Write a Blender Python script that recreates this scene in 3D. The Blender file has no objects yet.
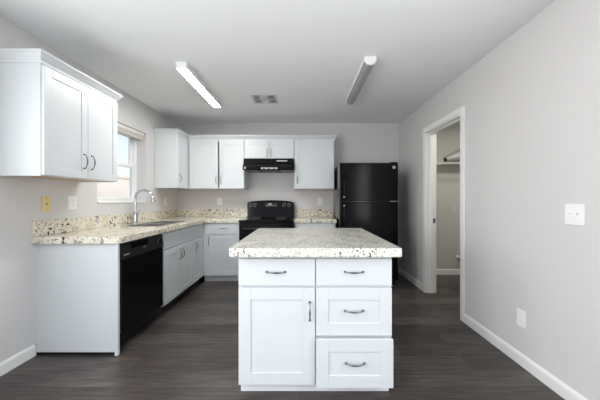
import bpy, bmesh, math, random
from mathutils import Vector, Matrix
PI = math.pi
random.seed(4)
S = bpy.context.scene
COL = S.collection

# ------------------------------------------------------------------ camera
CAM_H, F = 1.21, 280.0
cd = bpy.data.cameras.new('camera')
cd.sensor_width = 36.0
cd.lens = F / 600.0 * 36.0
cd.shift_x = -2.0 / 600.0
cd.shift_y = -1.0 / 600.0
cd.clip_start = 0.05
cam = bpy.data.objects.new('camera', cd)
COL.objects.link(cam)
cam.location = (0, 0, CAM_H)
cam.rotation_euler = (PI / 2, 0, 0)
S.camera = cam

# ------------------------------------------------------------------ light and exposure
SKY_STRENGTH, SUN_STRENGTH = 1.25, 4.2
SIDE_W, SMALL_W, RIGHT_W, PANTRY_W = 86.0, 19.0, 30.0, 14.0
TUBE_EMIT = 78.0
S.view_settings.view_transform = 'Standard'
S.view_settings.look = 'None'
S.view_settings.gamma = 1.0
S.view_settings.exposure = 0.08
S.view_settings.use_curve_mapping = False

w = bpy.data.worlds.new('sky')
S.world = w
w.use_nodes = True
nt = w.node_tree
bg = nt.nodes['Background']
tc = nt.nodes.new('ShaderNodeTexCoord')
sx = nt.nodes.new('ShaderNodeSeparateXYZ')
rp = nt.nodes.new('ShaderNodeValToRGB')
rp.color_ramp.elements[0].position = 0.0
rp.color_ramp.elements[0].color = (0.93, 0.95, 0.98, 1)
rp.color_ramp.elements[1].position = 0.45
rp.color_ramp.elements[1].color = (0.55, 0.74, 1.0, 1)
nt.links.new(tc.outputs['Generated'], sx.inputs[0])
nt.links.new(sx.outputs['Z'], rp.inputs['Fac'])
nt.links.new(rp.outputs['Color'], bg.inputs['Color'])
bg.inputs['Strength'].default_value = SKY_STRENGTH

def lamp(name, kind, loc, rot, power, size=None, color=(1, 1, 1)):
    d = bpy.data.lights.new(name, kind)
    d.energy = power
    d.color = color
    if size:
        d.shape = 'RECTANGLE'
        d.size, d.size_y = size
    o = bpy.data.objects.new(name, d)
    COL.objects.link(o)
    o.location, o.rotation_euler = loc, rot
    return o
sun = lamp('sun', 'SUN', (8, 0, 9), (math.radians(8), math.radians(42), 0), SUN_STRENGTH, color=(1, .96, .9))
sun.data.angle = 0.02
REAR_Y = -2.6
# daylight by the living room window beside the camera, then added fill lamps
lamp('living_window_daylight', 'AREA', (-2.04, -.6, 1.25), (0, -PI / 2, 0), SIDE_W, (1.4, 1.7), (.97, .985, 1))
lamp('small_side_fill', 'AREA', (-2.04, .95, 1.45), (0, -PI / 2, 0), SMALL_W, (.9, .6), (.97, .985, 1))  # second left-hand fill, added to balance brightness; no known window
lamp('right_side_fill', 'AREA', (1.57, .35, 1.4), (0, PI / 2, 0), RIGHT_W, (1.4, 1.4), (.97, .985, 1))  # unseen source added on the right to brighten the left-hand doors
lamp('pantry_fill', 'AREA', (2.35, 3.35, 2.40), (0, 0, 0), PANTRY_W, (.25, .25), (1, .97, .88))  # unseen lamp added to brighten the pantry

# ------------------------------------------------------------------ materials
def mat(name, color, rough=0.5, metal=0.0, emit=None, coat=0.0, spec=0.5):
    m = bpy.data.materials.new(name)
    m.use_nodes = True
    b = m.node_tree.nodes['Principled BSDF']
    b.inputs['Base Color'].default_value = (*color, 1)
    b.inputs['Roughness'].default_value = rough
    b.inputs['Metallic'].default_value = metal
    b.inputs['Specular IOR Level'].default_value = spec
    b.inputs['Coat Weight'].default_value = coat
    if emit:
        b.inputs['Emission Color'].default_value = (*emit[0], 1)
        b.inputs['Emission Strength'].default_value = emit[1]
    return m

def N(m, t, **kw):
    n = m.node_tree.nodes.new(t)
    for k, v in kw.items():
        setattr(n, k, v)
    return n
def L(m, a, b):
    m.node_tree.links.new(a, b)
def ramp(m, src, stops):
    r = N(m, 'ShaderNodeValToRGB')
    e = r.color_ramp.elements
    while len(e) < len(stops):
        e.new(0.5)
    for i, (p, c) in enumerate(stops):
        e[i].position = p
        e[i].color = (*c, 1) if len(c) == 3 else c
    L(m, src, r.inputs['Fac'])
    return r.outputs['Color']
def coords(m, scale=(1, 1, 1)):
    t = N(m, 'ShaderNodeTexCoord')
    mp = N(m, 'ShaderNodeMapping')
    mp.inputs['Scale'].default_value = scale
    L(m, t.outputs['Object'], mp.inputs['Vector'])
    return mp.outputs['Vector']
def noise(m, vec, scale, detail=3, rough=.5):
    n = N(m, 'ShaderNodeTexNoise')
    n.inputs['Scale'].default_value = scale
    n.inputs['Detail'].default_value = detail
    n.inputs['Roughness'].default_value = rough
    L(m, vec, n.inputs['Vector'])
    return n.outputs['Fac']
def mix(m, fac, a, b, mode='MIX'):
    x = N(m, 'ShaderNodeMix', data_type='RGBA', blend_type=mode)
    for s, v in ((x.inputs[0], fac), (x.inputs[6], a), (x.inputs[7], b)):
        if isinstance(v, (int, float)):
            s.default_value = v
        elif isinstance(v, tuple):
            s.default_value = (*v, 1)
        else:
            L(m, v, s)
    return x.outputs[2]
def bump(m, h, strength, dist=0.01):
    b = N(m, 'ShaderNodeBump')
    b.inputs['Strength'].default_value = strength
    b.inputs['Distance'].default_value = dist
    L(m, h, b.inputs['Height'])
    L(m, b.outputs['Normal'], m.node_tree.nodes['Principled BSDF'].inputs['Normal'])
def P(m):
    return m.node_tree.nodes['Principled BSDF']

M = {}
def paint(name, c, rough=.7, b=.12):
    m = mat(name, c, rough, spec=.3)
    v = coords(m)
    bump(m, noise(m, v, 160, 2), b, .003)
    return m
M['wall'] = paint('wall_paint', (.64, .627, .621), .55)
M['pantry'] = paint('wall_paint_pantry_light', (.56, .555, .52), .6)  # same wall paint, with the greenish pantry light mixed into its colour
M['ceiling'] = paint('ceiling_paint', (.87, .885, .89), .8)
M['trim'] = mat('trim_paint', (.84, .84, .82), .35)
M['cab'] = mat('cabinet_paint', (.65, .682, .70), .32)
M['cab_in'] = mat('toe_board_paint', (.76, .78, .80), .45)
M['maple'] = mat('maple_underside', (.62, .42, .24), .5)
_v = coords(M['maple'], (2, 30, 2))
L(M['maple'], ramp(M['maple'], noise(M['maple'], _v, 4), [(.3, (.58, .37, .2)), (.7, (.7, .5, .3))]), P(M['maple']).inputs['Base Color'])
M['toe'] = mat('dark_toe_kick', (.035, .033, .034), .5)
M['black'] = mat('black_gloss_enamel', (.005, .005, .006), .12, spec=.14)
M['blackdoor'] = mat('black_textured_appliance', (.005, .005, .006), .13, spec=.12)
M['blackside'] = mat('black_appliance_side', (.012, .012, .013), .12, spec=.5)
M['blackmatte'] = mat('black_plastic', (.010, .010, .011), .38, spec=.3)
M['iron'] = mat('burner_coil', (.03, .03, .032), .5, .3)
M['chrome'] = mat('chrome', (.60, .60, .61), .12, 1)
M['pewter'] = mat('brushed_nickel', (.22, .215, .21), .3, 1)
M['steel'] = mat('stainless_steel', (.62, .61, .60), .28, 1)
M['badge'] = mat('silver_badge', (.55, .55, .56), .35, .6)
M['plate'] = mat('white_plastic', (.86, .86, .86), .3)
M['slot'] = mat('socket_slots', (.05, .05, .05), .6)
M['almond'] = mat('almond_plastic', (.72, .60, .28), .4)
M['vent'] = mat('vent_enamel', (.62, .63, .63), .5)
M['ventdark'] = mat('vent_throat', (.12, .12, .12), .8)
M['lens_on'] = mat('lit_diffuser', (.9, .9, .88), .4, emit=((1, .985, .95), TUBE_EMIT))
M['lens_off'] = mat('unlit_diffuser', (.36, .36, .37), .35)
M['fix'] = mat('fixture_enamel', (.80, .81, .81), .4)
M['vinyl'] = mat('window_vinyl', (.82, .82, .81), .35)
M['blind'] = mat('blind_slats', (.74, .70, .66), .5)
M['wire'] = mat('white_coated_wire', (.74, .75, .70), .4)
M['roll'] = mat('grey_foil_roll', (.30, .30, .29), .5, .2)
M['rolldark'] = mat('roll_dark_end', (.02, .02, .02), .7)
M['ground'] = mat('yard_gravel', (.42, .36, .30), .9)
_v = coords(M['ground'])
L(M['ground'], ramp(M['ground'], noise(M['ground'], _v, 30), [(.3, (.34, .29, .24)), (.7, (.52, .45, .38))]), P(M['ground']).inputs['Base Color'])

# block wall in the yard
m = M['block'] = mat('yard_block_wall', (.62, .54, .48), .9)
t = N(m, 'ShaderNodeTexBrick')
t.inputs['Scale'].default_value = 1.0
t.inputs['Brick Width'].default_value = .40
t.inputs['Row Height'].default_value = .20
t.inputs['Mortar Size'].default_value = .008
t.inputs['Color1'].default_value = (.66, .58, .52, 1)
t.inputs['Color2'].default_value = (.60, .53, .48, 1)
t.inputs['Mortar'].default_value = (.58, .52, .47, 1)
tcn = N(m, 'ShaderNodeTexCoord'); sp = N(m, 'ShaderNodeSeparateXYZ'); cb = N(m, 'ShaderNodeCombineXYZ')
L(m, tcn.outputs['Object'], sp.inputs[0]); L(m, sp.outputs['Y'], cb.inputs['X']); L(m, sp.outputs['Z'], cb.inputs['Y'])
L(m, cb.outputs[0], t.inputs['Vector']); L(m, t.outputs['Color'], P(m).inputs['Base Color'])

# floor: dark grey brown vinyl planks running across the room
m = M['floor'] = mat('dark_plank_floor', (.05, .045, .04), .36)
v = coords(m)
t = N(m, 'ShaderNodeTexBrick')
t.offset = .37
t.inputs['Scale'].default_value = 1.0
t.inputs['Brick Width'].default_value = 1.22
t.inputs['Row Height'].default_value = .18
t.inputs['Mortar Size'].default_value = .0014
t.inputs['Mortar Smooth'].default_value = .1
t.inputs['Bias'].default_value = 0
t.inputs['Color1'].default_value = (.088, .075, .068, 1)
t.inputs['Color2'].default_value = (.036, .030, .028, 1)
t.inputs['Mortar'].default_value = (.014, .013, .013, 1)
L(m, v, t.inputs['Vector'])
g = noise(m, coords(m, (1.3, 18, 1)), 2.6, 6, .65)
gr = ramp(m, g, [(.28, (.5, .48, .47)), (.5, (1, 1, 1)), (.72, (1.75, 1.7, 1.65))])
c = mix(m, 1.0, t.outputs['Color'], gr, 'MULTIPLY')
p2 = ramp(m, noise(m, coords(m, (.9, 2.2, 1)), 1.7, 2), [(.3, (.7, .7, .7)), (.7, (1.3, 1.27, 1.24))])
c = mix(m, 1.0, c, p2, 'MULTIPLY')
L(m, c, P(m).inputs['Base Color'])
L(m, ramp(m, g, [(.3, (.44, .44, .44)), (.7, (.32, .32, .32))]), P(m).inputs['Roughness'])
bump(m, g, .12, .004)

# granite
def granite(name, base, alt, gs, bs, bt, vein):
    m = mat(name, base, .14)
    v = coords(m)
    c = mix(m, ramp(m, noise(m, v, 7, 4, .6), [(.38, (0, 0, 0)), (.62, (1, 1, 1))]), base, alt)
    tan = ramp(m, noise(m, v, 24, 3, .6), [(.56, (0, 0, 0)), (.66, (1, 1, 1))])
    c = mix(m, mix(m, vein, (0, 0, 0), tan), c, (.40, .34, .24))
    lite = ramp(m, noise(m, v, 34, 2, .5), [(.60, (0, 0, 0)), (.68, (1, 1, 1))])
    c = mix(m, lite, c, (.80, .79, .74))
    cl = ramp(m, noise(m, v, 5.5, 2, .5), [(.40, (0, 0, 0)), (.62, (1, 1, 1))])
    grey = ramp(m, noise(m, v, gs, 3, .65), [(.56, (0, 0, 0)), (.60, (1, 1, 1))])
    c = mix(m, mix(m, 1.0, grey, mix(m, cl, (.25, .25, .25), (.85, .85, .85)), 'MULTIPLY'), c, (.20, .19, .18))
    blk = ramp(m, noise(m, v, bs, 2, .55), [(bt, (0, 0, 0)), (bt + .03, (1, 1, 1))])
    c = mix(m, mix(m, 1.0, blk, mix(m, cl, (.3, .3, .3), (1, 1, 1)), 'MULTIPLY'), c, (.03, .028, .028))
    L(m, c, P(m).inputs['Base Color'])
    return m
M['granite'] = granite('cream_granite', (.74, .68, .53), (.82, .78, .67), 50, 34, .58, .5)
M['granite_grey'] = granite('pale_granite', (.69, .68, .59), (.78, .77, .70), 74, 58, .585, .35)

# thin window glass
m = M['glass'] = bpy.data.materials.new('window_glass')
m.use_nodes = True
nt = m.node_tree
nt.nodes.clear()
out = nt.nodes.new('ShaderNodeOutputMaterial')
mx = nt.nodes.new('ShaderNodeMixShader')
tr = nt.nodes.new('ShaderNodeBsdfTransparent')
tr.inputs[0].default_value = (.95, .97, .97, 1)
gl = nt.nodes.new('ShaderNodeBsdfGlossy')
gl.inputs['Roughness'].default_value = .02
mx.inputs[0].default_value = .07
nt.links.new(tr.outputs[0], mx.inputs[1])
nt.links.new(gl.outputs[0], mx.inputs[2])
nt.links.new(mx.outputs[0], out.inputs[0])

# ------------------------------------------------------------------ mesh helpers
class MB:
    def __init__(self):
        self.bm = bmesh.new()
    def box(self, x0, x1, y0, y1, z0, z1, bev=0.0, seg=2):
        vs = [self.bm.verts.new((x, y, z)) for x in (x0, x1) for y in (y0, y1) for z in (z0, z1)]
        q = [(0, 1, 3, 2), (4, 6, 7, 5), (0, 4, 5, 1), (2, 3, 7, 6), (0, 2, 6, 4), (1, 5, 7, 3)]
        fs = [self.bm.faces.new([vs[i] for i in f]) for f in q]
        if bev > 0:
            es = list({e for f in fs for e in f.edges})
            bmesh.ops.bevel(self.bm, geom=es, offset=bev, segments=seg, affect='EDGES', profile=.5)
        return self
    def prism(self, poly, axis, a0, a1, bev=0.0):
        """poly: 2D points; axis x -> (a, p, q), y -> (p, a, q), z -> (p, q, a)"""
        def pt(p, a):
            return {'x': (a, p[0], p[1]), 'y': (p[0], a, p[1]), 'z': (p[0], p[1], a)}[axis]
        A = [self.bm.verts.new(pt(p, a0)) for p in poly]
        B = [self.bm.verts.new(pt(p, a1)) for p in poly]
        n = len(poly)
        fs = [self.bm.faces.new(A), self.bm.faces.new(B[::-1])]
        for i in range(n):
            fs.append(self.bm.faces.new((A[i], B[i], B[(i + 1) % n], A[(i + 1) % n])))
        if bev > 0:
            es = list({e for f in fs for e in f.edges})
            bmesh.ops.bevel(self.bm, geom=es, offset=bev, segments=2, affect='EDGES', profile=.5)
        return self
    def tube(self, pts, r, seg=10, caps=True, up=None):
        pts = [Vector(p) for p in pts]
        rs = r if isinstance(r, (list, tuple)) else [r] * len(pts)
        rings, u = [], None
        for i, p in enumerate(pts):
            d = (pts[min(i + 1, len(pts) - 1)] - pts[max(i - 1, 0)]).normalized()
            if u is None:
                u = d.orthogonal().normalized()
            u = (u - d * u.dot(d)).normalized()
            v = d.cross(u)
            rings.append([self.bm.verts.new(p + (u * math.cos(a) + v * math.sin(a)) * rs[i])
                          for a in [2 * PI * k / seg for k in range(seg)]])
        for A, B in zip(rings, rings[1:]):
            for k in range(seg):
                self.bm.faces.new((A[k], A[(k + 1) % seg], B[(k + 1) % seg], B[k]))
        if caps:
            self.bm.faces.new(rings[0][::-1])
            self.bm.faces.new(rings[-1])
        return self
    def lathe(self, prof, centre=(0, 0, 0), axis='z', seg=24):
        """prof: (radius, height) along the axis; closed caps where radius > 0 at the ends"""
        c = Vector(centre)
        ax = {'z': (Vector((1, 0, 0)), Vector((0, 1, 0)), Vector((0, 0, 1))),
              'y': (Vector((1, 0, 0)), Vector((0, 0, 1)), Vector((0, -1, 0))),
              'x': (Vector((0, 1, 0)), Vector((0, 0, 1)), Vector((1, 0, 0)))}[axis]
        rings = []
        for r, h in prof:
            rings.append([self.bm.verts.new(c + ax[2] * h + (ax[0] * math.cos(2 * PI * k / seg) + ax[1] * math.sin(2 * PI * k / seg)) * max(r, 1e-5))
                          for k in range(seg)])
        for A, B in zip(rings, rings[1:]):
            for k in range(seg):
                self.bm.faces.new((A[k], A[(k + 1) % seg], B[(k + 1) % seg], B[k]))
        self.bm.faces.new(rings[0][::-1])
        self.bm.faces.new(rings[-1])
        return self
    def sweep(self, path, prof, side=1):
        """profile (offset, z) along a plan polyline, mitred; side +1 offsets to the right of travel"""
        n = len(path)
        P2 = [Vector(p) for p in path]
        dirs = [(P2[i + 1] - P2[i]).normalized() for i in range(n - 1)]
        nrm = [Vector((d.y, -d.x)) * side for d in dirs]
        rings = []
        for i in range(n):
            if i == 0: mvec = nrm[0]
            elif i == n - 1: mvec = nrm[-1]
            else:
                b = (nrm[i - 1] + nrm[i]).normalized()
                mvec = b / b.dot(nrm[i])
            rings.append([self.bm.verts.new((P2[i].x + mvec.x * o, P2[i].y + mvec.y * o, z)) for o, z in prof])
        k = len(prof)
        for A, B in zip(rings, rings[1:]):
            for j in range(k):
                self.bm.faces.new((A[j], A[(j + 1) % k], B[(j + 1) % k], B[j]))
        self.bm.faces.new(rings[0][::-1])
        self.bm.faces.new(rings[-1])
        return self
    def build(self, name, material, parent=None, smooth=False, bevel=None):
        bmesh.ops.recalc_face_normals(self.bm, faces=self.bm.faces)
        me = bpy.data.meshes.new(name)
        self.bm.to_mesh(me)
        self.bm.free()
        me.materials.append(material if not isinstance(material, str) else M[material])
        o = bpy.data.objects.new(name, me)
        COL.objects.link(o)
        if smooth:
            me.polygons.foreach_set('use_smooth', [True] * len(me.polygons))
            me.set_sharp_from_angle(angle=math.radians(38))
        if bevel:
            b = o.modifiers.new('edge', 'BEVEL')
            b.width, b.segments, b.limit_method, b.angle_limit = bevel, 3, 'ANGLE', math.radians(40)
        if parent:
            o.parent = parent
        return o

def tag(o, label, cat, group=None):
    o['label'], o['category'] = label, cat
    if group:
        o['group'] = group
    return o
def thing(name, label, cat, loc=(0, 0, 0), rz=0.0, group=None):
    o = bpy.data.objects.new(name, None)
    o.empty_display_size = .1
    COL.objects.link(o)
    o.location = loc
    o.rotation_euler = (0, 0, rz)
    return tag(o, label, cat, group)
def struct(o):
    o['kind'] = 'structure'
    return o

# ------------------------------------------------------------------ room shell
XL, XR, YB, H = -2.07, 1.60, 4.63, 2.462
TW = .14                                   # wall thickness
WY0, WY1, WZ0, WZ1 = 2.83, 3.715, 1.165, 2.08     # window opening
DY0, DY1, DZ = 2.803, 3.62, 2.068                 # pantry door opening
PXR, PY0, PY1 = 3.05, 2.2, 4.49                   # pantry

struct(MB().box(XL - TW, PXR + .1, REAR_Y - .12, YB + .12, -.06, 0).build('floor', 'floor'))
struct(MB().box(XL - TW, PXR + .1, REAR_Y - .12, YB + .12, H, H + .1).build('ceiling', 'ceiling'))
b = MB()
LW0, LW1 = -1.5, .3                     # living room window (behind the camera)
xo = XL - .2
b.box(xo, XL, REAR_Y, LW0, 0, H); b.box(xo, XL, LW0, LW1, 0, .55); b.box(xo, XL, LW0, LW1, 2.25, H)
b.box(xo, XL, LW1, .62, 0, H); b.box(xo, XL, .62, 1.28, 0, .95); b.box(xo, XL, .62, 1.28, 1.95, H); b.box(xo, XL, 1.28, WY0, 0, H); b.box(xo, XL, WY0, WY1, 0, WZ0); b.box(xo, XL, WY0, WY1, WZ1, H)
b.box(xo, XL, WY1, YB, 0, H)
struct(b.build('wall_left', 'wall'))
b = MB()
xo = XR + .12
b.box(XR, xo, REAR_Y, -.4, 0, H); b.box(XR, xo, -.4, 1.1, 0, .65); b.box(XR, xo, -.4, 1.1, 2.15, H); b.box(XR, xo, 1.1, DY0, 0, H); b.box(XR, xo, DY0, DY1, DZ, H); b.box(XR, xo, DY1, YB, 0, H)
struct(b.build('wall_right', 'wall'))
struct(MB().box(XL - .2, XR + .12, YB, YB + .12, 0, H).build('wall_back', 'wall'))
b = MB()
b.box(XL - .2, -1.95, REAR_Y - .12, REAR_Y, 0, H); b.box(.35, XR + .12, REAR_Y - .12, REAR_Y, 0, H)
b.box(-1.95, .35, REAR_Y - .12, REAR_Y, 2.23, H)
struct(b.build('wall_rear', 'wall'))
b = MB()
b.box(XR + .12, PXR, PY1, PY1 + .1, 0, H); b.box(PXR, PXR + .1, PY0, PY1 + .1, 0, H); b.box(XR + .12, PXR, PY0 - .1, PY0, 0, H)
struct(b.build('wall_pantry', 'pantry'))

BASE = [(0, 0), (.014, 0), (.014, .07), (.009, .083), (.004, .088), (0, .088)]
struct(MB().sweep([(XL, 2.165), (XL, REAR_Y)], BASE, -1).build('baseboard_left', 'trim'))
struct(MB().sweep([(XR, REAR_Y), (XR, DY0 - .061)], BASE, -1).build('baseboard_right', 'trim'))
struct(MB().sweep([(XR, DY1 + .061), (XR, YB), (1.34, YB)], BASE, -1).build('baseboard_back', 'trim'))
struct(MB().sweep([(XR + .12, PY1), (PXR, PY1), (PXR, PY0)], BASE, 1).build('baseboard_pantry', 'trim'))

# window on the left wall
win = bpy.data.objects.new('window_1', None); COL.objects.link(win); struct(win)
win.location = (XL, (WY0 + WY1) / 2, WZ0)
win.matrix_world = Matrix.Translation(win.location)
def wl(b):                                  # to the window's own frame
    bmesh.ops.translate(b.bm, verts=b.bm.verts, vec=-Vector((XL, (WY0 + WY1) / 2, WZ0)))
    return b
fx0, fx1 = XL - .195, XL - .125
b = MB()
b.box(fx0, fx1, WY0, WY0 + .035, WZ0, WZ1); b.box(fx0, fx1, WY1 - .035, WY1, WZ0, WZ1)
b.box(fx0, fx1, WY0 + .035, WY1 - .035, WZ0, WZ0 + .035); b.box(fx0, fx1, WY0 + .035, WY1 - .035, WZ1 - .035, WZ1)
wl(b).build('window_frame', 'vinyl', win)
zm = 1.635
def sash(x0, x1, z0, z1):
    ya, yb, s = WY0 + .036, WY1 - .036, .036
    b = MB()
    b.box(x0, x1, ya, ya + s, z0, z1, .003); b.box(x0, x1, yb - s, yb, z0, z1, .003)
    b.box(x0, x1, ya + s, yb - s, z0, z0 + s, .003); b.box(x0, x1, ya + s, yb - s, z1 - s, z1, .003)
    o = wl(b).build('sash', 'vinyl', win)
    xm = (x0 + x1) / 2
    wl(MB().box(xm - .002, xm + .002, ya + s, yb - s, z0 + s, z1 - s)).build('pane', 'glass', o)
sash(XL - .160, XL - .130, WZ0 + .036, zm + .018)
sash(XL - .192, XL - .162, zm - .018, WZ1 - .036)
wl(MB().box(XL - .124, XL + .012, WY0 + .001, WY1 - .001, WZ0, WZ0 + .018, .004)).build('window_sill', 'trim', win)

bl = thing('window_blind', 'cream blind raised and bunched at the top of the kitchen window', 'blind', (XL - .05, (WY0 + WY1) / 2, WZ1 - .085))
hw = (WY1 - WY0) / 2 - .008
MB().box(-.028, .028, -hw, hw, .045, .085, .003).build('headrail', 'blind', bl)
b = MB()
for k in range(9):
    b.box(-.026, .026, -hw + .006, hw - .006, .004 + k * .0046, .0065 + k * .0046)
b.box(-.027, .027, -hw + .006, hw - .006, -.008, .003, .002)
b.build('stacked_slats', 'blind', bl)

# pantry doorway
door = bpy.data.objects.new('door_1', None); COL.objects.link(door); struct(door)
door.location = (XR, (DY0 + DY1) / 2, 0)
def dl(b):
    bmesh.ops.translate(b.bm, verts=b.bm.verts, vec=-Vector((XR, (DY0 + DY1) / 2, 0)))
    return b
CW = .060
def casing(xa, xb):
    b = MB()
    b.box(xa, xb, DY0 - CW, DY0 + .004, 0, DZ + CW, .004); b.box(xa, xb, DY1 - .004, DY1 + CW, 0, DZ + CW, .004)
    b.box(xa, xb, DY0 + .004, DY1 - .004, DZ - .004, DZ + CW, .004)
    return dl(b).build('casing', 'trim', door)
casing(XR - .017, XR)
casing(XR + .12, XR + .137)
b = MB()
b.box(XR, XR + .12, DY0, DY0 + .016, 0, DZ); b.box(XR, XR + .12, DY1 - .016, DY1, 0, DZ); b.box(XR, XR + .12, DY0 + .016, DY1 - .016, DZ - .016, DZ)
dl(b).build('jamb', 'trim', door)
b = MB()
xa, xb = XR + .045, XR + .08
b.box(xa, xb, DY0 + .016, DY0 + .028, 0, DZ - .016, .002); b.box(xa, xb, DY1 - .028, DY1 - .016, 0, DZ - .016, .002); b.box(xa, xb, DY0 + .028, DY1 - .028, DZ - .028, DZ - .016, .002)
dl(b).build('door_stop', 'trim', door)
dl(MB().box(XR + .088, XR + .116, DY1 - .019, DY1 - .0155, .90, .96, .001)).build('strike_plate', 'pewter', door)

# yard beyond the window
struct(MB().box(-16, XL - .21, -8, 22, -.25, -.1).build('yard_ground', 'ground'))
b = MB().box(-6.3, -6.1, -8, 22, -.1, 1.92)
b.box(-6.33, -6.07, -8, 22, 1.92, 2.0)
struct(b.build('yard_wall', 'block'))

# ------------------------------------------------------------------ cabinets
def pull(parent, x, y, z, length=.110, axis='x', proj=.03):
    prof = [(-1, 0), (-.985, .35), (-.9, .55), (-.62, .78), (-.3, .95), (0, 1.0), (.3, .95), (.62, .78), (.9, .55), (.985, .35), (1, 0)]
    rad = [.0048, .0042, .0036, .0036, .005, .0062, .005, .0036, .0036, .0042, .0048]
    pts = []
    for t_, o_ in prof:
        s = t_ * length / 2
        pts.append((x + s, y - o_ * proj, z) if axis == 'x' else (x, y - o_ * proj, z + s))
    b = MB().tube(pts, rad, 10)
    for t_ in (-1, 1):
        s = t_ * length / 2
        b.lathe([(.0075, 0), (.0075, .003), (.005, .006)], (x + s, y, z) if axis == 'x' else (x, y, z + s), 'y', 14)
    return b.build('handle', 'pewter', parent, smooth=True)

def shaker(b, x0, x1, z0, z1, y0, th=.02, fr=.06, rec=.006):
    """front face at y0 (towards -y), back at y0 + th"""
    b.box(x0 + fr * .9, x1 - fr * .9, y0 + rec, y0 + th, z0 + fr * .9, z1 - fr * .9)
    for a in ((x0, x0 + fr, z0, z1), (x1 - fr, x1, z0, z1), (x0 + fr, x1 - fr, z0, z0 + fr), (x0 + fr, x1 - fr, z1 - fr, z1)):
        b.box(a[0], a[1], y0, y0 + th, a[2], a[3], .0016, 1)
    return b
def front(root, kind, x0, x1, z0, z1, hnd=None, y0=-.02, slab=False, fr=.06):
    b = MB()
    if slab:
        b.box(x0, x1, y0, y0 + .02, z0, z1, .0025)
    else:
        shaker(b, x0, x1, z0, z1, y0, fr=fr)
    o = b.build(kind, 'cab', root)
    if hnd:
        pull(o, hnd[1], y0, hnd[2], axis=hnd[0])
    return o

UZ0, UZ1 = 1.365, 2.125
CROWN = [(0, UZ1 - .012), (.006, UZ1 - .012), (.008, UZ1 + .004), (.018, UZ1 + .018), (.034, UZ1 + .044), (.040, UZ1 + .048), (.040, UZ1 + .062), (0, UZ1 + .062)]
def upper(label, loc, rz, wd, dp, z0, doors, crown, name='upper_cabinet', grp='white wall cabinets', rail=.045):
    r = thing(name, label, 'cabinet', loc, rz, None)
    b = MB()
    b.box(0, .018, 0, dp, z0, UZ1); b.box(wd - .018, wd, 0, dp, z0, UZ1)
    b.box(.018, wd - .018, dp - .01, dp, z0, UZ1); b.box(.018, wd - .018, 0, dp - .01, UZ1 - .018, UZ1)
    b.box(.018, wd - .018, 0, .018, z0, z0 + .035); b.box(.018, wd - .018, 0, .018, UZ1 - rail, UZ1 - .018)
    b.build('carcass', 'cab', r)
    MB().box(.018, wd - .018, .018, dp - .01, z0 + .008, z0 + .02).build('bottom_panel', 'maple', r)
    for x0, x1, hx in doors:
        front(r, 'door', x0, x1, z0 + .006, UZ1 - .022, ('z', hx, z0 + .14 if UZ1 - z0 > .5 else z0 + .09))
    if crown:
        MB().sweep(crown, CROWN, 1).build('crown_molding', 'cab', r)
    return r

# near wall cabinet on the left wall (local x runs away from the camera, local y into the wall)
FX = -1.755                                 # carcass front of the left wall cabinets
dpL = FX - XL - .004
upper('large white two-door wall cabinet nearest the camera, left of the window', (FX + .02, 1.857, 0), PI / 2, .752, dpL + .02, UZ0,
      [(.006, .386, .345), (.390, .746, .423)], [(0, dpL + .02), (0, -.0), (.752, -.0), (.752, dpL + .02)])
# narrow corner wall cabinet right of the window
upper('narrow white wall cabinet in the far corner, right of the window', (FX, 3.92, 0), PI / 2, YB - .004 - 3.92, dpL, UZ0,
      [(.006, .345, .045)], [(0, dpL), (0, 0), (.352, 0)])
# cabinets on the back wall: local x = world x
FY = 4.30
dpB = YB - FY - .004
x0 = FX + .001
upper('white two-door wall cabinet left of the range hood', (x0, FY, 0), 0, -.885 - x0, dpB, UZ0,
      [(.030, -1.283 - x0, -1.31 - x0), (-1.262 - x0, -.891 - x0, -1.235 - x0)], [(.0, 0), (-.885 - x0, 0)])
upper('short white two-door wall cabinet above the black range hood', (-.884, FY, 0), 0, .764, dpB, 1.825,
      [(.006, .379, .352), (.383, .758, .41)], [(0, 0), (.764, 0)])
upper('white single-door wall cabinet between range hood and refrigerator', (-.119, FY, 0), 0, .614, dpB, UZ0,
      [(.006, .608, .045)], [(0, 0), (.614, 0), (.614, dpB)])

CT0, CT1 = .866, .92                        # countertop underside and top
def base_body(r, wd, dp, toe_mat='cab_in', toe=.07, z0=.10):
    b = MB()
    b.box(0, wd, 0, dp, z0, CT0)
    b.build('carcass', 'cab', r)
    MB().box(.004, wd - .004, toe, toe + .02, 0, z0).build('toe_kick', toe_mat, r)

BX = -1.44                                  # carcass front of the left base run (door faces at -1.42)
dB = BX - XL - .004
# sink base on the left wall
r = thing('sink_base_cabinet', 'white sink base cabinet between dishwasher and the corner, three doors under long false front', 'cabinet', (BX, 2.885, 0), PI / 2)
wS = YB - 2.885 - .004
b = MB()
b.box(0, .02, 0, dB, .10, CT0); b.box(.02, 1.165, 0, .02, .10, .14); b.box(.02, 1.165, 0, .02, .66, .70); b.box(.02, 1.165, 0, .02, CT0 - .03, CT0)
b.box(1.165, 1.185, 0, .02, .10, CT0); b.box(.76, .80, 0, .02, .14, .66); b.box(1.125, 1.165, 0, .02, .14, CT0 - .03); b.box(.02, wS, dB - .012, dB, .10, CT0); b.box(.02, wS, .02, dB - .012, .10, .118)
b.build('carcass', 'cab', r)
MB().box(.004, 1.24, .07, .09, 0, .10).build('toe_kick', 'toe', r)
front(r, 'false_front', .006, 1.150, .69, CT0 - .012, slab=True)
front(r, 'door', .006, .392, .105, .678, ('z', .355, .575))
front(r, 'door', .396, .784, .105, .678, ('z', .432, .575))
front(r, 'door', .790, 1.150, .105, .678, ('z', .835, .575))

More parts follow.
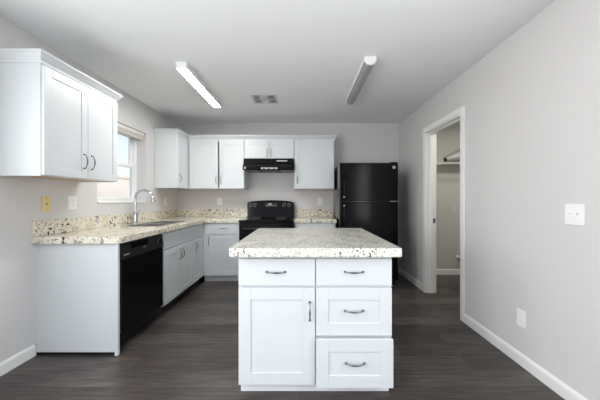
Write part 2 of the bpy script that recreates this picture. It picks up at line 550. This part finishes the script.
# drawer base left of the range
BY = 4.055
r = thing('base_cabinet', 'white base cabinet with one drawer over a door, left of the range', 'cabinet', (BX + .001, BY, 0), 0)
base_body(r, .547, YB - BY - .004)
front(r, 'drawer', .06, .54, .70, CT0 - .012, ('x', .302, .79), slab=True)
front(r, 'door', .06, .54, .105, .688, ('z', .10, .60))
# base right of the range
r = thing('base_cabinet', 'narrow white base cabinet between the range and the refrigerator', 'cabinet', (-.114, BY, 0), 0)
base_body(r, .605, YB - BY - .004)
front(r, 'drawer', .012, .593, .70, CT0 - .012, ('x', .30, .79), slab=True)
front(r, 'door', .012, .593, .105, .688, ('z', .06, .60))

# finished end panel closing the left run
r = thing('end_panel', 'plain white finished panel closing the near end of the left counter', 'cabinet panel', (XL, 2.17, 0), 0)
MB().box(.008, .625, 0, .012, .022, CT0, .001).build('panel', 'cab', r)
MB().box(.625, .650, -.012, .012, .0, CT0, .002).build('corner_stile', 'cab', r)
MB().box(0, .030, -.006, .002, .09, CT0, .001).build('scribe_strip', 'cab', r)
MB().box(.008, .622, .006, .018, 0, .022).build('shoe_strip', 'blackmatte', r)

# ------------------------------------------------------------------ countertops
def slab_with_hole(outer, hole, z0, z1):
    b = MB()
    es = []
    for loop in ([outer] + ([hole] if hole else [])):
        vs = [b.bm.verts.new((x, y, z0)) for x, y in loop]
        es += [b.bm.edges.new((vs[i], vs[(i + 1) % len(vs)])) for i in range(len(vs))]
    bmesh.ops.triangle_fill(b.bm, use_beauty=True, use_dissolve=False, edges=es)
    ex = bmesh.ops.extrude_face_region(b.bm, geom=list(b.bm.faces))
    bmesh.ops.translate(b.bm, verts=[v for v in ex['geom'] if isinstance(v, bmesh.types.BMVert)], vec=(0, 0, z1 - z0))
    return b
def rrect(x0, x1, y0, y1, r, n=4):
    pts = []
    for cx, cy, a in ((x1 - r, y1 - r, 0), (x0 + r, y1 - r, 90), (x0 + r, y0 + r, 180), (x1 - r, y0 + r, 270)):
        for k in range(n + 1):
            t_ = math.radians(a + 90 * k / n)
            pts.append((cx + r * math.cos(t_), cy + r * math.sin(t_)))
    return pts
SX0, SX1, SY0, SY1 = -1.88, -1.495, 2.90, 3.66
EX = -1.392                                 # front edge of the left counter
EYB = 4.015                                 # front edge of the back counter
ct = thing('countertop', 'cream speckled granite L-shaped counter running under the window to the range', 'countertop', (XL, 2.135, CT0))
def loc(b, p):
    bmesh.ops.translate(b.bm, verts=b.bm.verts, vec=-Vector(p))
    return b
o0 = (XL, 2.135, CT0)
outer = [(XL, 2.135), (EX - .05, 2.135), (EX - .015, 2.15), (EX, 2.185), (EX, EYB), (-.890, EYB), (-.890, YB), (XL, YB)]
loc(slab_with_hole(outer, rrect(SX0 + .012, SX1 - .012, SY0 + .012, SY1 - .012, .04), CT0, CT1), o0).build('slab', 'granite', ct, bevel=.006)
BS = 1.04
loc(MB().box(XL, XL + .02, 2.14, YB, CT1, BS, .003).box(XL + .02, -.890, YB - .02, YB, CT1, BS, .003), o0).build('backsplash', 'granite', ct)
ct = thing('countertop', 'short cream granite counter between the range and the refrigerator', 'countertop', (-.118, EYB, CT0))
o0 = (-.118, EYB, CT0)
loc(MB().box(-.118, .500, EYB, YB, CT0, CT1), o0).build('slab', 'granite', ct, bevel=.006)
loc(MB().box(-.118, .500, YB - .02, YB, CT1, BS, .003), o0).build('backsplash', 'granite', ct)

# ------------------------------------------------------------------ island
IX0, IX1, IY, IYB = -.391, .552, 1.73, 2.70
r = thing('island_cabinet', 'white kitchen island cabinet with one door and four drawer fronts', 'cabinet', (IX0, IY, 0))
r['label'] = 'white kitchen island cabinet, lower right drawer slightly pulled out'
W = IX1 - IX0
b = MB()
b.box(0, W, 0, IYB - IY, .07, CT0)
b.build('carcass', 'cab', r)
MB().box(.006, W - .006, .035, .06, 0, .07).box(.006, .026, .06, IYB - IY - .02, 0, .07).box(W - .026, W - .006, .06, IYB - IY - .02, 0, .07).build('toe_kick', 'cab_in', r)
mid = .4735
front(r, 'drawer', .003, mid - .003, .681, CT0 - .022, ('x', .232, .765), slab=True)
front(r, 'door', .003, mid - .003, .074, .668, ('z', mid - .035, .525), fr=.075)
front(r, 'drawer', mid + .003, W - .003, .681, CT0 - .022, ('x', mid + .235, .765), slab=True)
front(r, 'drawer', mid + .003, W - .003, .375, .668, ('x', mid + .235, .528), fr=.075)
d = front(r, 'drawer', mid + .003, W - .003, .074, .366, ('x', mid + .235, .225), y0=-.05, fr=.075)
b = MB()
b.box(mid + .02, mid + .032, -.03, .0, .09, .30); b.box(W - .032, W - .02, -.03, 0, .09, .30); b.box(mid + .032, W - .032, -.03, 0, .09, .10)
b.build('drawer_box', 'cab_in', d)

o0 = (.08, 1.642, CT0)
b = loc(MB().prism(rrect(.08 - .514, .08 + .514, 1.642, 2.80, .022, 3), 'z', CT0 + .001, CT1), o0)
io = b.build('island_countertop', 'granite_grey', None, bevel=.007)
io.location = o0
tag(io, 'pale speckled granite slab lying on top of the kitchen island', 'countertop')

# ------------------------------------------------------------------ dishwasher (in the left run)
r = thing('dishwasher', 'black built-in dishwasher under the left counter', 'dishwasher', (-1.44, 2.176, 0), PI / 2)
wd = .703
MB().box(.008, wd - .008, .022, .58, .09, CT0 - .01).build('tub_body', 'blackmatte', r)
dr = MB().box(.012, wd - .012, -.018, .02, .125, .725, .006).build('door', 'black', r)
cp = MB().prism([(-.024, .73), (-.010, CT0 - .014), (.02, CT0 - .014), (.02, .73)], 'x', .012, wd - .012, .003).build('control_panel', 'blackmatte', r)
MB().box(.15, .40, -.0255, -.020, .80, .845, .002).build('latch_recess', 'black', cp)
def on_panel(x, z, dx, dz, nm, mt='badge'):
    yy = -.024 + (z - .73) / (CT0 - .014 - .73) * .014
    MB().box(x, x + dx, yy - .0015, yy + .004, z, z + dz, .0005).build(nm, mt, cp)
on_panel(.055, .757, .075, .010, 'badge')
on_panel(.33, .775, .05, .006, 'button_marks')
b = MB()
b.lathe([(.026, 0), (.026, .012), (.022, .016)], (wd - .085, -.017, .79), 'y', 24)
k = b.build('dial', 'black', cp, smooth=True)
b = MB()
ring = [(wd - .085 + .031 * math.cos(a), -.0185, .79 + .031 * math.sin(a)) for a in [2 * PI * i / 24 for i in range(22)]]
b.tube(ring, .0014, 6).build('dial_marks', 'badge', cp)
MB().box(.02, wd - .02, .05, .07, 0, .12).build('toe_kick', 'blackmatte', r)
MB().box(.012, .03, -.0195, -.017, .15, .715, .0005).build('door_edge_trim', 'blackmatte', r)

# ------------------------------------------------------------------ sink and faucet
sc = ((SX0 + SX1) / 2, (SY0 + SY1) / 2, CT1)
r = thing('kitchen_sink', 'stainless double-bowl sink set in the counter below the window', 'sink', sc)
hx, hy = (SX1 - SX0) / 2, (SY1 - SY0) / 2
b = MB()
for (ya, yb) in ((-hy, -hy + .02), (hy - .02, hy), (-.018, .018)):
    b.box(-hx, hx, ya, yb, -.002, .007, .001)
b.box(-hx, -hx + .02, -hy + .02, hy - .02, -.002, .007, .001); b.box(hx - .02, hx, -hy + .02, hy - .02, -.002, .007, .001)
b.build('rim', 'steel', r)
for ya, yb in ((-hy + .02, -.018), (.018, hy - .02)):
    x0, x1, t_, dp = -hx + .02, hx - .02, .003, -.17
    b = MB()
    b.box(x0, x0 + t_, ya, yb, dp, -.001); b.box(x1 - t_, x1, ya, yb, dp, -.001)
    b.box(x0, x1, ya, ya + t_, dp, -.001); b.box(x0, x1, yb - t_, yb, dp, -.001); b.box(x0, x1, ya, yb, dp - t_, dp)
    bo = b.build('bowl', 'steel', r)
    MB().lathe([(.045, 0), (.045, .003), (.03, .003), (.03, .001)], (0, (ya + yb) / 2, dp), 'z', 20).build('drain', 'chrome', bo, smooth=True)

fo = (-1.962, 3.29, CT1)
r = thing('faucet', 'tall chrome gooseneck faucet behind the sink', 'faucet', fo)
MB().lathe([(.036, 0), (.036, .008), (.030, .016), (.028, .05), (.028, .11), (.022, .128), (.017, .14)], (0, 0, 0), 'z', 24).build('body', 'chrome', r, smooth=True)
pts = [(0, 0, .13), (0, 0, .22), (0, 0, .295)]
for k in range(1, 15):
    a = PI - k * PI * .93 / 14
    pts.append((.100 + .100 * math.cos(a), 0, .295 + .100 * math.sin(a)))
MB().tube(pts, .0150, 14).build('spout', 'chrome', r, smooth=True)
e = Vector(pts[-1]); dd = (Vector(pts[-1]) - Vector(pts[-2])).normalized()
MB().tube([e - dd * .002, e + dd * .006, e + dd * .03, e + dd * .062, e + dd * .07], [.016, .021, .022, .027, .024], 16).build('spray_head', 'chrome', r, smooth=True)
lv = MB().tube([(0, .02, .085), (0, .044, .088), (0, .05, .088)], [.014, .014, .011], 14)
lv.tube([(0, .043, .09), (.012, .048, .12), (.022, .052, .165)], [.006, .0055, .0045], 10)
lv.build('lever', 'chrome', r, smooth=True)

# ------------------------------------------------------------------ range
RX0, RW = -.886, .762
r = thing('electric_range', 'black freestanding electric range below the hood', 'stove', (RX0, 3.925, 0))
MB().box(.004, RW - .004, .0, .62, .06, .888, .003).build('body', 'black', r)
ck = MB().box(0, RW, -.03, .58, .888, .915, .008, 3).build('cooktop', 'black', r)
for cx, cy, rr in ((.2, .13, .1), (.57, .13, .078), (.2, .42, .078), (.57, .42, .1)):
    dpn = MB().lathe([(rr + .018, 0), (rr + .02, .004), (rr + .012, .006), (rr, .001), (.02, .0005)], (cx, cy, .915), 'z', 28).build('drip_pan', 'chrome', ck, smooth=True)
    pts = []
    for i in range(70):
        a = i * 2 * PI * 4 / 69
        q = .022 + (rr - .026) * i / 69
        pts.append((cx + q * math.cos(a), cy + q * math.sin(a), .926))
    MB().tube(pts, .0055, 6).build('coil', 'iron', ck, smooth=True)
n = 12
poly = [(.004, .91)] + [(RW - .004, .91)]
top = []
for i in range(n + 1):
    u = i / n
    top.append((RW - .004 - u * (RW - .008), 1.166 + .024 * (1 - (2 * u - 1) ** 2) - (.018 if i in (0, n) else 0)))
bgp = MB().prism(poly + top, 'y', .575, .655, .006)
for v_ in bgp.bm.verts:                       # lean the face back a little
    if v_.co.y < .6:
        v_.co.y += (v_.co.z - .91) * .06
bgd = bgp.build('backguard', 'black', r)
def bgy(z):
    return .575 + (z - .91) * .06
for kx in (.07, .135, .60, .68):
    kb = MB().lathe([(.024, 0), (.024, .004), (.019, .008), (.017, .024), (.014, .027)], (kx, bgy(1.115), 1.115), 'y', 20).build('knob', 'blackmatte', bgd, smooth=True)
    MB().tube([(kx + .028 * math.cos(a_), bgy(1.115) - .003, 1.115 + .028 * math.sin(a_)) for a_ in [2 * PI * i_ / 20 for i_ in range(19)]], .0016, 6).build('dial_marks', 'badge', kb)
    MB().box(kx - .002, kx + .002, bgy(1.115) - .0285, bgy(1.115) - .026, 1.115, 1.130).build('pointer', 'badge', kb)
MB().box(.29, .49, bgy(1.12) - .003, bgy(1.12) + .006, 1.088, 1.150, .002).build('control_display', 'blackmatte', bgd)
for i in range(5):
    MB().box(.315 + i * .033, .332 + i * .033, bgy(1.10) - .006, bgy(1.10), 1.098, 1.104).build('button', 'badge', bgd)
MB().box(.345, .40, bgy(1.13) - .005, bgy(1.13), 1.122, 1.136).build('clock', 'badge', bgd)
od = MB().box(.01, RW - .01, -.035, -.002, .245, .872, .008, 3).build('oven_door', 'black', r)
MB().box(.13, RW - .13, -.0375, -.034, .36, .70, .004).build('oven_window', 'blackmatte', od)
b = MB().tube([(.07, -.085, .80), (RW - .07, -.085, .80)], .013, 14)
for q in (.09, RW - .09):
    b.tube([(q, -.035, .80), (q, -.085, .80)], .010, 10)
b.build('handle', 'blackmatte', od, smooth=True)
MB().box(.01, RW - .01, -.03, -.002, .07, .238, .008, 3).build('storage_drawer', 'black', r)
for q in (.05, RW - .05):
    for yy in (.05, .56):
        MB().lathe([(.018, 0), (.018, .01), (.01, .012), (.01, .06)], (q, yy, 0), 'z', 12).build('foot', 'blackmatte', r, smooth=True)

# ------------------------------------------------------------------ range hood
r = thing('range_hood', 'black under-cabinet range hood above the range', 'range hood', (-.884, YB - .003, 1.642))
HWD = .752
hb = MB().prism([(0, .182), (-.39, .182), (-.395, .108), (-.465, .050), (-.465, .012), (-.445, 0), (0, 0)], 'x', 0, HWD, .002).build('shell', 'black', r)
def hood_lip(x0, x1, nm, mt, z0=.018, z1=.040, t_=.002):
    MB().box(x0, x1, -.465 - t_, -.462, z0, z1, .0008).build(nm, mt, hb)
hood_lip(.275, .52, 'control_strip', 'badge', .014, .036)
for i in range(3):
    hood_lip(.30 + i * .075, .335 + i * .075, 'switch', 'blackmatte', .018, .030, .006)
MB().box(.50, .66, -.3975, -.392, .138, .152, .0008).build('badge', 'badge', hb)
MB().box(.02, .05, -.4675, -.462, .012, .045, .001).build('lip_spot', 'pewter', hb)  # small metal spot at the left end of the hood lip
MB().box(.20, .56, -.40, -.06, -.004, .003).build('grease_filter', 'blackmatte', r)

# ------------------------------------------------------------------ refrigerator
GX0, GW, GY = .515, .80, 3.835
r = thing('refrigerator', 'tall black top-freezer refrigerator against the right end of the back wall', 'refrigerator', (GX0, GY, 0))
MB().box(.004, GW - .004, .055, YB - GY - .03, .05, 1.695, .006).build('cabinet_body', 'blackside', r)
zs = 1.178
dbot = MB().box(0, GW, -.012, .052, .095, zs - .005, .010, 3).build('fridge_door', 'blackdoor', r)
dtop = MB().box(0, GW, -.012, .052, zs + .005, 1.705, .010, 3).build('freezer_door', 'blackdoor', r)
def fhandle(par, z0, z1):
    hxp = .055
    b = MB().tube([(hxp, -.012, z0), (hxp, -.05, z0 + .02), (hxp, -.06, z0 + .06), (hxp, -.062, (z0 + z1) / 2), (hxp, -.06, z1 - .06), (hxp, -.05, z1 - .02), (hxp, -.012, z1)],
                  [.012, .012, .013, .013, .013, .012, .012], 12)
    b.build('handle', 'black', par, smooth=True)
    MB().box(hxp - .010, hxp + .010, -.066, -.056, z1 - .075 if par is dbot else z0 + .015, z1 - .015 if par is dbot else z0 + .075, .004).build('handle_cap', 'pewter', par)
fhandle(dtop, zs + .03, zs + .36)
fhandle(dbot, zs - .48, zs - .03)
MB().lathe([(.022, 0), (.022, .003), (.017, .005)], (GW - .058, -.012, 1.642), 'y', 24).build('round_emblem', 'badge', dtop, smooth=True)
MB().box(GW - .115, GW - .004, -.014, .05, zs - .0045, zs + .0045, .001).build('middle_hinge', 'chrome', r)
MB().box(GW - .10, GW - .01, .0, .07, 1.7055, 1.717, .003).build('top_hinge_cover', 'blackmatte', r)
MB().box(.02, GW - .02, .02, .05, .03, .088, .003).build('toe_grille', 'blackmatte', r)
for q in (.06, GW - .06):
    MB().lathe([(.022, 0), (.022, .012), (.012, .015), (.012, .05)], (q, .06, 0), 'z', 14).build('foot', 'badge', r, smooth=True)
    MB().lathe([(.022, 0), (.022, .012), (.012, .015), (.012, .052)], (q, .68, 0), 'z', 14).build('foot', 'blackmatte', r, smooth=True)

# ------------------------------------------------------------------ wall plates
# local frame: plate in the xz plane, front towards -y
def plate(label, loc_, rz, kind, wd=.074, ht=.118, mt='plate', cat='wall outlet', name='wall_outlet'):
    r = thing(name, label, cat, loc_, rz)
    MB().box(-wd / 2, wd / 2, -.006, 0, -ht / 2, ht / 2, .0025).build('cover_plate', mt, r)
    if kind == 'rocker':
        n_ = 1 if wd < .1 else 2
        for i in range(n_):
            cx = (i - (n_ - 1) / 2) * .046
            MB().prism([(-.0115, -.033), (-.006, -.033), (-.006, .033), (-.0075, .033)], 'x', cx - .0165, cx + .0165, .0006).build('rocker', mt, r)
    elif kind == 'toggle':
        n_ = 2
        for i in range(n_):
            cx = (i - .5) * .046
            MB().box(cx - .006, cx + .006, -.0068, -.005, -.013, .013).build('toggle_slot', mt, r)
            MB().prism([(-.006, -.006), (-.006, .006), (-.018, .012), (-.018, .006)], 'x', cx - .004, cx + .004, .001).build('toggle', mt, r)
            for sz in (-.03, .03):
                MB().lathe([(.003, 0), (.003, .001), (.001, .0015)], (cx, -.006, sz), 'y', 10).build('screw', 'plate', r)
    elif kind == 'duplex':
        for cz in (-.021, .021):
            f_ = MB().lathe([(.0165, 0), (.0165, .002)], (0, -.006, cz), 'y', 20).build('receptacle', mt, r)
            MB().box(-.008, -.0055, -.0085, -.0075, cz - .002, cz + .007).box(.0055, .008, -.0085, -.0075, cz - .002, cz + .007).build('slots', 'slot', f_)
        MB().lathe([(.003, 0), (.003, .001)], (0, -.006, 0), 'y', 10).build('screw', 'plate', r)
    elif kind == 'decora':
        f_ = MB().box(-.0165, .0165, -.0085, -.005, -.0335, .0335, .0008).build('receptacle', mt, r)
        for cz in (-.018, .018):
            MB().box(-.008, -.0055, -.0092, -.008, cz - .002, cz + .007).box(.0055, .008, -.0092, -.008, cz - .002, cz + .007).build('slots', 'vent', f_)
    elif kind == 'jack':
        MB().lathe([(.006, 0), (.006, .006), (.0035, .006)], (0, -.006, 0), 'y', 14).build('cable_jack', 'slot', r)
        for sz in (-.047, .047):
            MB().lathe([(.004, 0), (.004, .001), (.002, .0018)], (0, -.006, sz), 'y', 10).build('screw', 'slot', r)
    return r
LR, RR = PI / 2, -PI / 2
plate('yellowed almond cable jack plate on the left wall below the large cabinet', (XL, 2.262, 1.17), LR, 'jack', .078, .128, 'almond', 'wall plate', 'cable_plate')
plate('white double rocker switch on the left wall beside the almond plate', (XL, 2.52, 1.176), LR, 'rocker', .10, .12, cat='light switch', name='light_switch')
plate('white outlet on the left wall under the corner cabinet, right of the faucet', (XL, 4.23, 1.17), LR, 'duplex')
plate('white outlet on the back wall left of the range', (-1.364, YB, 1.172), 0, 'duplex', .08)
plate('white outlet on the back wall between the range and the refrigerator', (.298, YB, 1.172), 0, 'duplex', .08)
plate('white double toggle light switch high on the right wall', (XR, 1.64, 1.12), RR, 'toggle', .118, .122, cat='light switch', name='light_switch')
plate('white outlet low on the right wall near the baseboard', (XR, 2.04, .342), RR, 'decora', .080, .124)

# ------------------------------------------------------------------ ceiling fixtures
def wrap_light(label, x, y0, y1, lens, profile):
    ym = (y0 + y1) / 2
    r = thing('ceiling_light', label, 'ceiling light', (x, ym, H))
    hl = (y1 - y0) / 2
    MB().box(-.045, .045, -hl + .02, hl - .02, -.022, 0, .002).build('housing', 'fix', r)
    MB().prism([(a * .97, z_ * .97) for a, z_ in profile], 'y', -hl + .012, hl - .012).build('lens', lens, r, smooth=True)
    for s in (-1, 1):
        MB().prism(profile, 'y', s * hl, s * (hl - .014), .0015).build('end_cap', 'fix', r)
    return r
# left one: boxy, lit underneath, enamel sides
x, ya, yb = -1.105, 2.56, 3.66
r = thing('ceiling_light', 'lit fluorescent strip light on the ceiling, left of the vent', 'ceiling light', (x, (ya + yb) / 2, H))
hl = (yb - ya) / 2
MB().box(-.047, .047, -hl, hl, -.0438, 0).build('housing', 'fix', r)
MB().box(-.044, .044, -hl + .004, hl - .004, -.0545, -.044).build('lens', 'lens_on', r)
MB().box(-.047, -.0442, -hl, hl, -.0555, -.044).box(.0442, .047, -hl, hl, -.0555, -.044).box(-.0442, .0442, -hl, -hl + .0035, -.0555, -.044).box(-.0442, .0442, hl - .0035, hl, -.0555, -.044).build('lens_rim', 'fix', r)
MB().lathe([(.006, 0), (.006, .006), (.003, .008)], (.047, .1, -.025), 'x', 12).build('pull_screw', 'chrome', r)
# right one: rounded wrap, unlit
prof = [(-.052, 0), (-.052, -.03)] + [(.052 * math.cos(a), -.03 - .042 * math.sin(a)) for a in [PI - PI * i / 12 for i in range(1, 12)]] + [(.052, -.03), (.052, 0)]
r = wrap_light('unlit rounded strip light on the ceiling, right of the vent', .603, 2.46, 3.52, 'lens_off', prof)
MB().box(-.056, -.0525, -.53, .53, -.046, -.002).build('side_rail', 'fix', r)
MB().lathe([(.007, 0), (.007, .006), (.004, .008)], (-.061, .06, -.02), 'x', 12).build('side_clip', 'pewter', r)

r = thing('ceiling_vent', 'small square white air register on the ceiling between the two strip lights', 'air vent', (-.465, 3.50, H))
MB().box(-.13, .13, -.13, .13, -.003, 0).build('throat', 'ventdark', r)
b = MB()
for a in ((-.155, -.125, -.155, .155), (.125, .155, -.155, .155), (-.125, .125, -.155, -.125), (-.125, .125, .125, .155)):
    b.box(a[0], a[1], a[2], a[3], -.006, 0, .002)
b.box(-.055, -.045, -.125, .125, -.009, -.003); b.box(.045, .055, -.125, .125, -.009, -.003)
b.build('frame', 'vent', r)
b = MB()
def slat(x0, x1, y0, y1):
    b.box(x0, x1, y0, y1, -.012, -.003)
for i in range(4):
    yy = .118 - i * .024
    slat(-.042, .042, yy - .006, yy)
    for s in (-1, 1):
        xx = s * (.066 + i * .017)
        slat(xx - .003, xx + .003, -.122, .122)
b.box(-.044, .044, -.122, .01, -.011, -.003)
for s in (-1, 1):
    b.box(*sorted((s * .057, s * .122)), -.006, .006, -.0115, -.003)
b.build('louvers', 'vent', r)

# ------------------------------------------------------------------ pantry contents
SH = 1.765
r = thing('wire_shelf', 'white wire shelf on the far wall inside the pantry', 'shelf', (XR + .13, PY1, SH))
wL = PXR - XR - .14
b = MB()
for yy in (-.012, -.10, -.20, -.292):
    b.tube([(0, yy, -.004), (wL, yy, -.004)], .0035, 8)
b.tube([(0, -.30, -.028), (wL, -.30, -.028)], .0035, 8)
nw = 46
for i in range(nw):
    xx = wL * (i + .5) / nw
    b.tube([(xx, -.005, 0), (xx, -.297, 0), (xx, -.302, -.006), (xx, -.302, -.028)], .0019, 5)
b.build('wire_deck', 'wire', r)
for q in (.25, 1.0):
    MB().tube([(q, -.285, -.01), (q, -.02, -.27), (q, -.004, -.27)], .005, 8).build('brace', 'wire', r)
p0, p1 = Vector((2.20, 4.29, SH + .044)), Vector((2.60, 4.31, SH + .154))
dv = (p1 - p0).normalized()
r = thing('rolled_tube', 'grey shiny tapered roll with dark open end lying on the wire shelf in the pantry', 'roll', (p0.x, p0.y, SH))
o_ = Vector((p0.x, p0.y, SH))
b = MB()
n_ = 14
pts = [p0 + (p1 - p0) * (i / n_) - o_ for i in range(n_ + 1)]
rad = [.042 + .108 * (i / n_) + .0025 * math.sin(i * 2.4) for i in range(n_ + 1)]
b.tube(pts, rad, 18).build('wrapped_roll', 'roll', r, smooth=True)
MB().tube([p0 - o_ - dv * .012, p0 - o_ - dv * .01, p0 - o_ + dv * .02], [.032, .039, .0445], 18).build('dark_end', 'rolldark', r, smooth=True)

r = thing('wall_valve', 'small white pipe stub with dark knob low on the pantry wall', 'valve', (2.497, PY1, .26))
MB().lathe([(.028, 0), (.028, .004), (.012, .008), (.012, .05), (.016, .052), (.016, .075)], (0, 0, .02), 'y', 18).build('pipe_stub', 'plate', r, smooth=True)
MB().lathe([(.02, 0), (.024, .008), (.02, .016)], (0, -.06, -.012), 'y', 14).build('knob', 'slot', r, smooth=True)
r = thing('wall_hook', 'small grey hook on the far pantry wall below the shelf', 'hook', (2.44, PY1, 1.04))
MB().box(-.012, .012, -.004, 0, -.04, .04, .002).build('back_plate', 'wire', r)
MB().tube([(0, -.004, .01), (0, -.03, 0), (0, -.035, .015)], .004, 8).build('peg', 'wire', r, smooth=True)
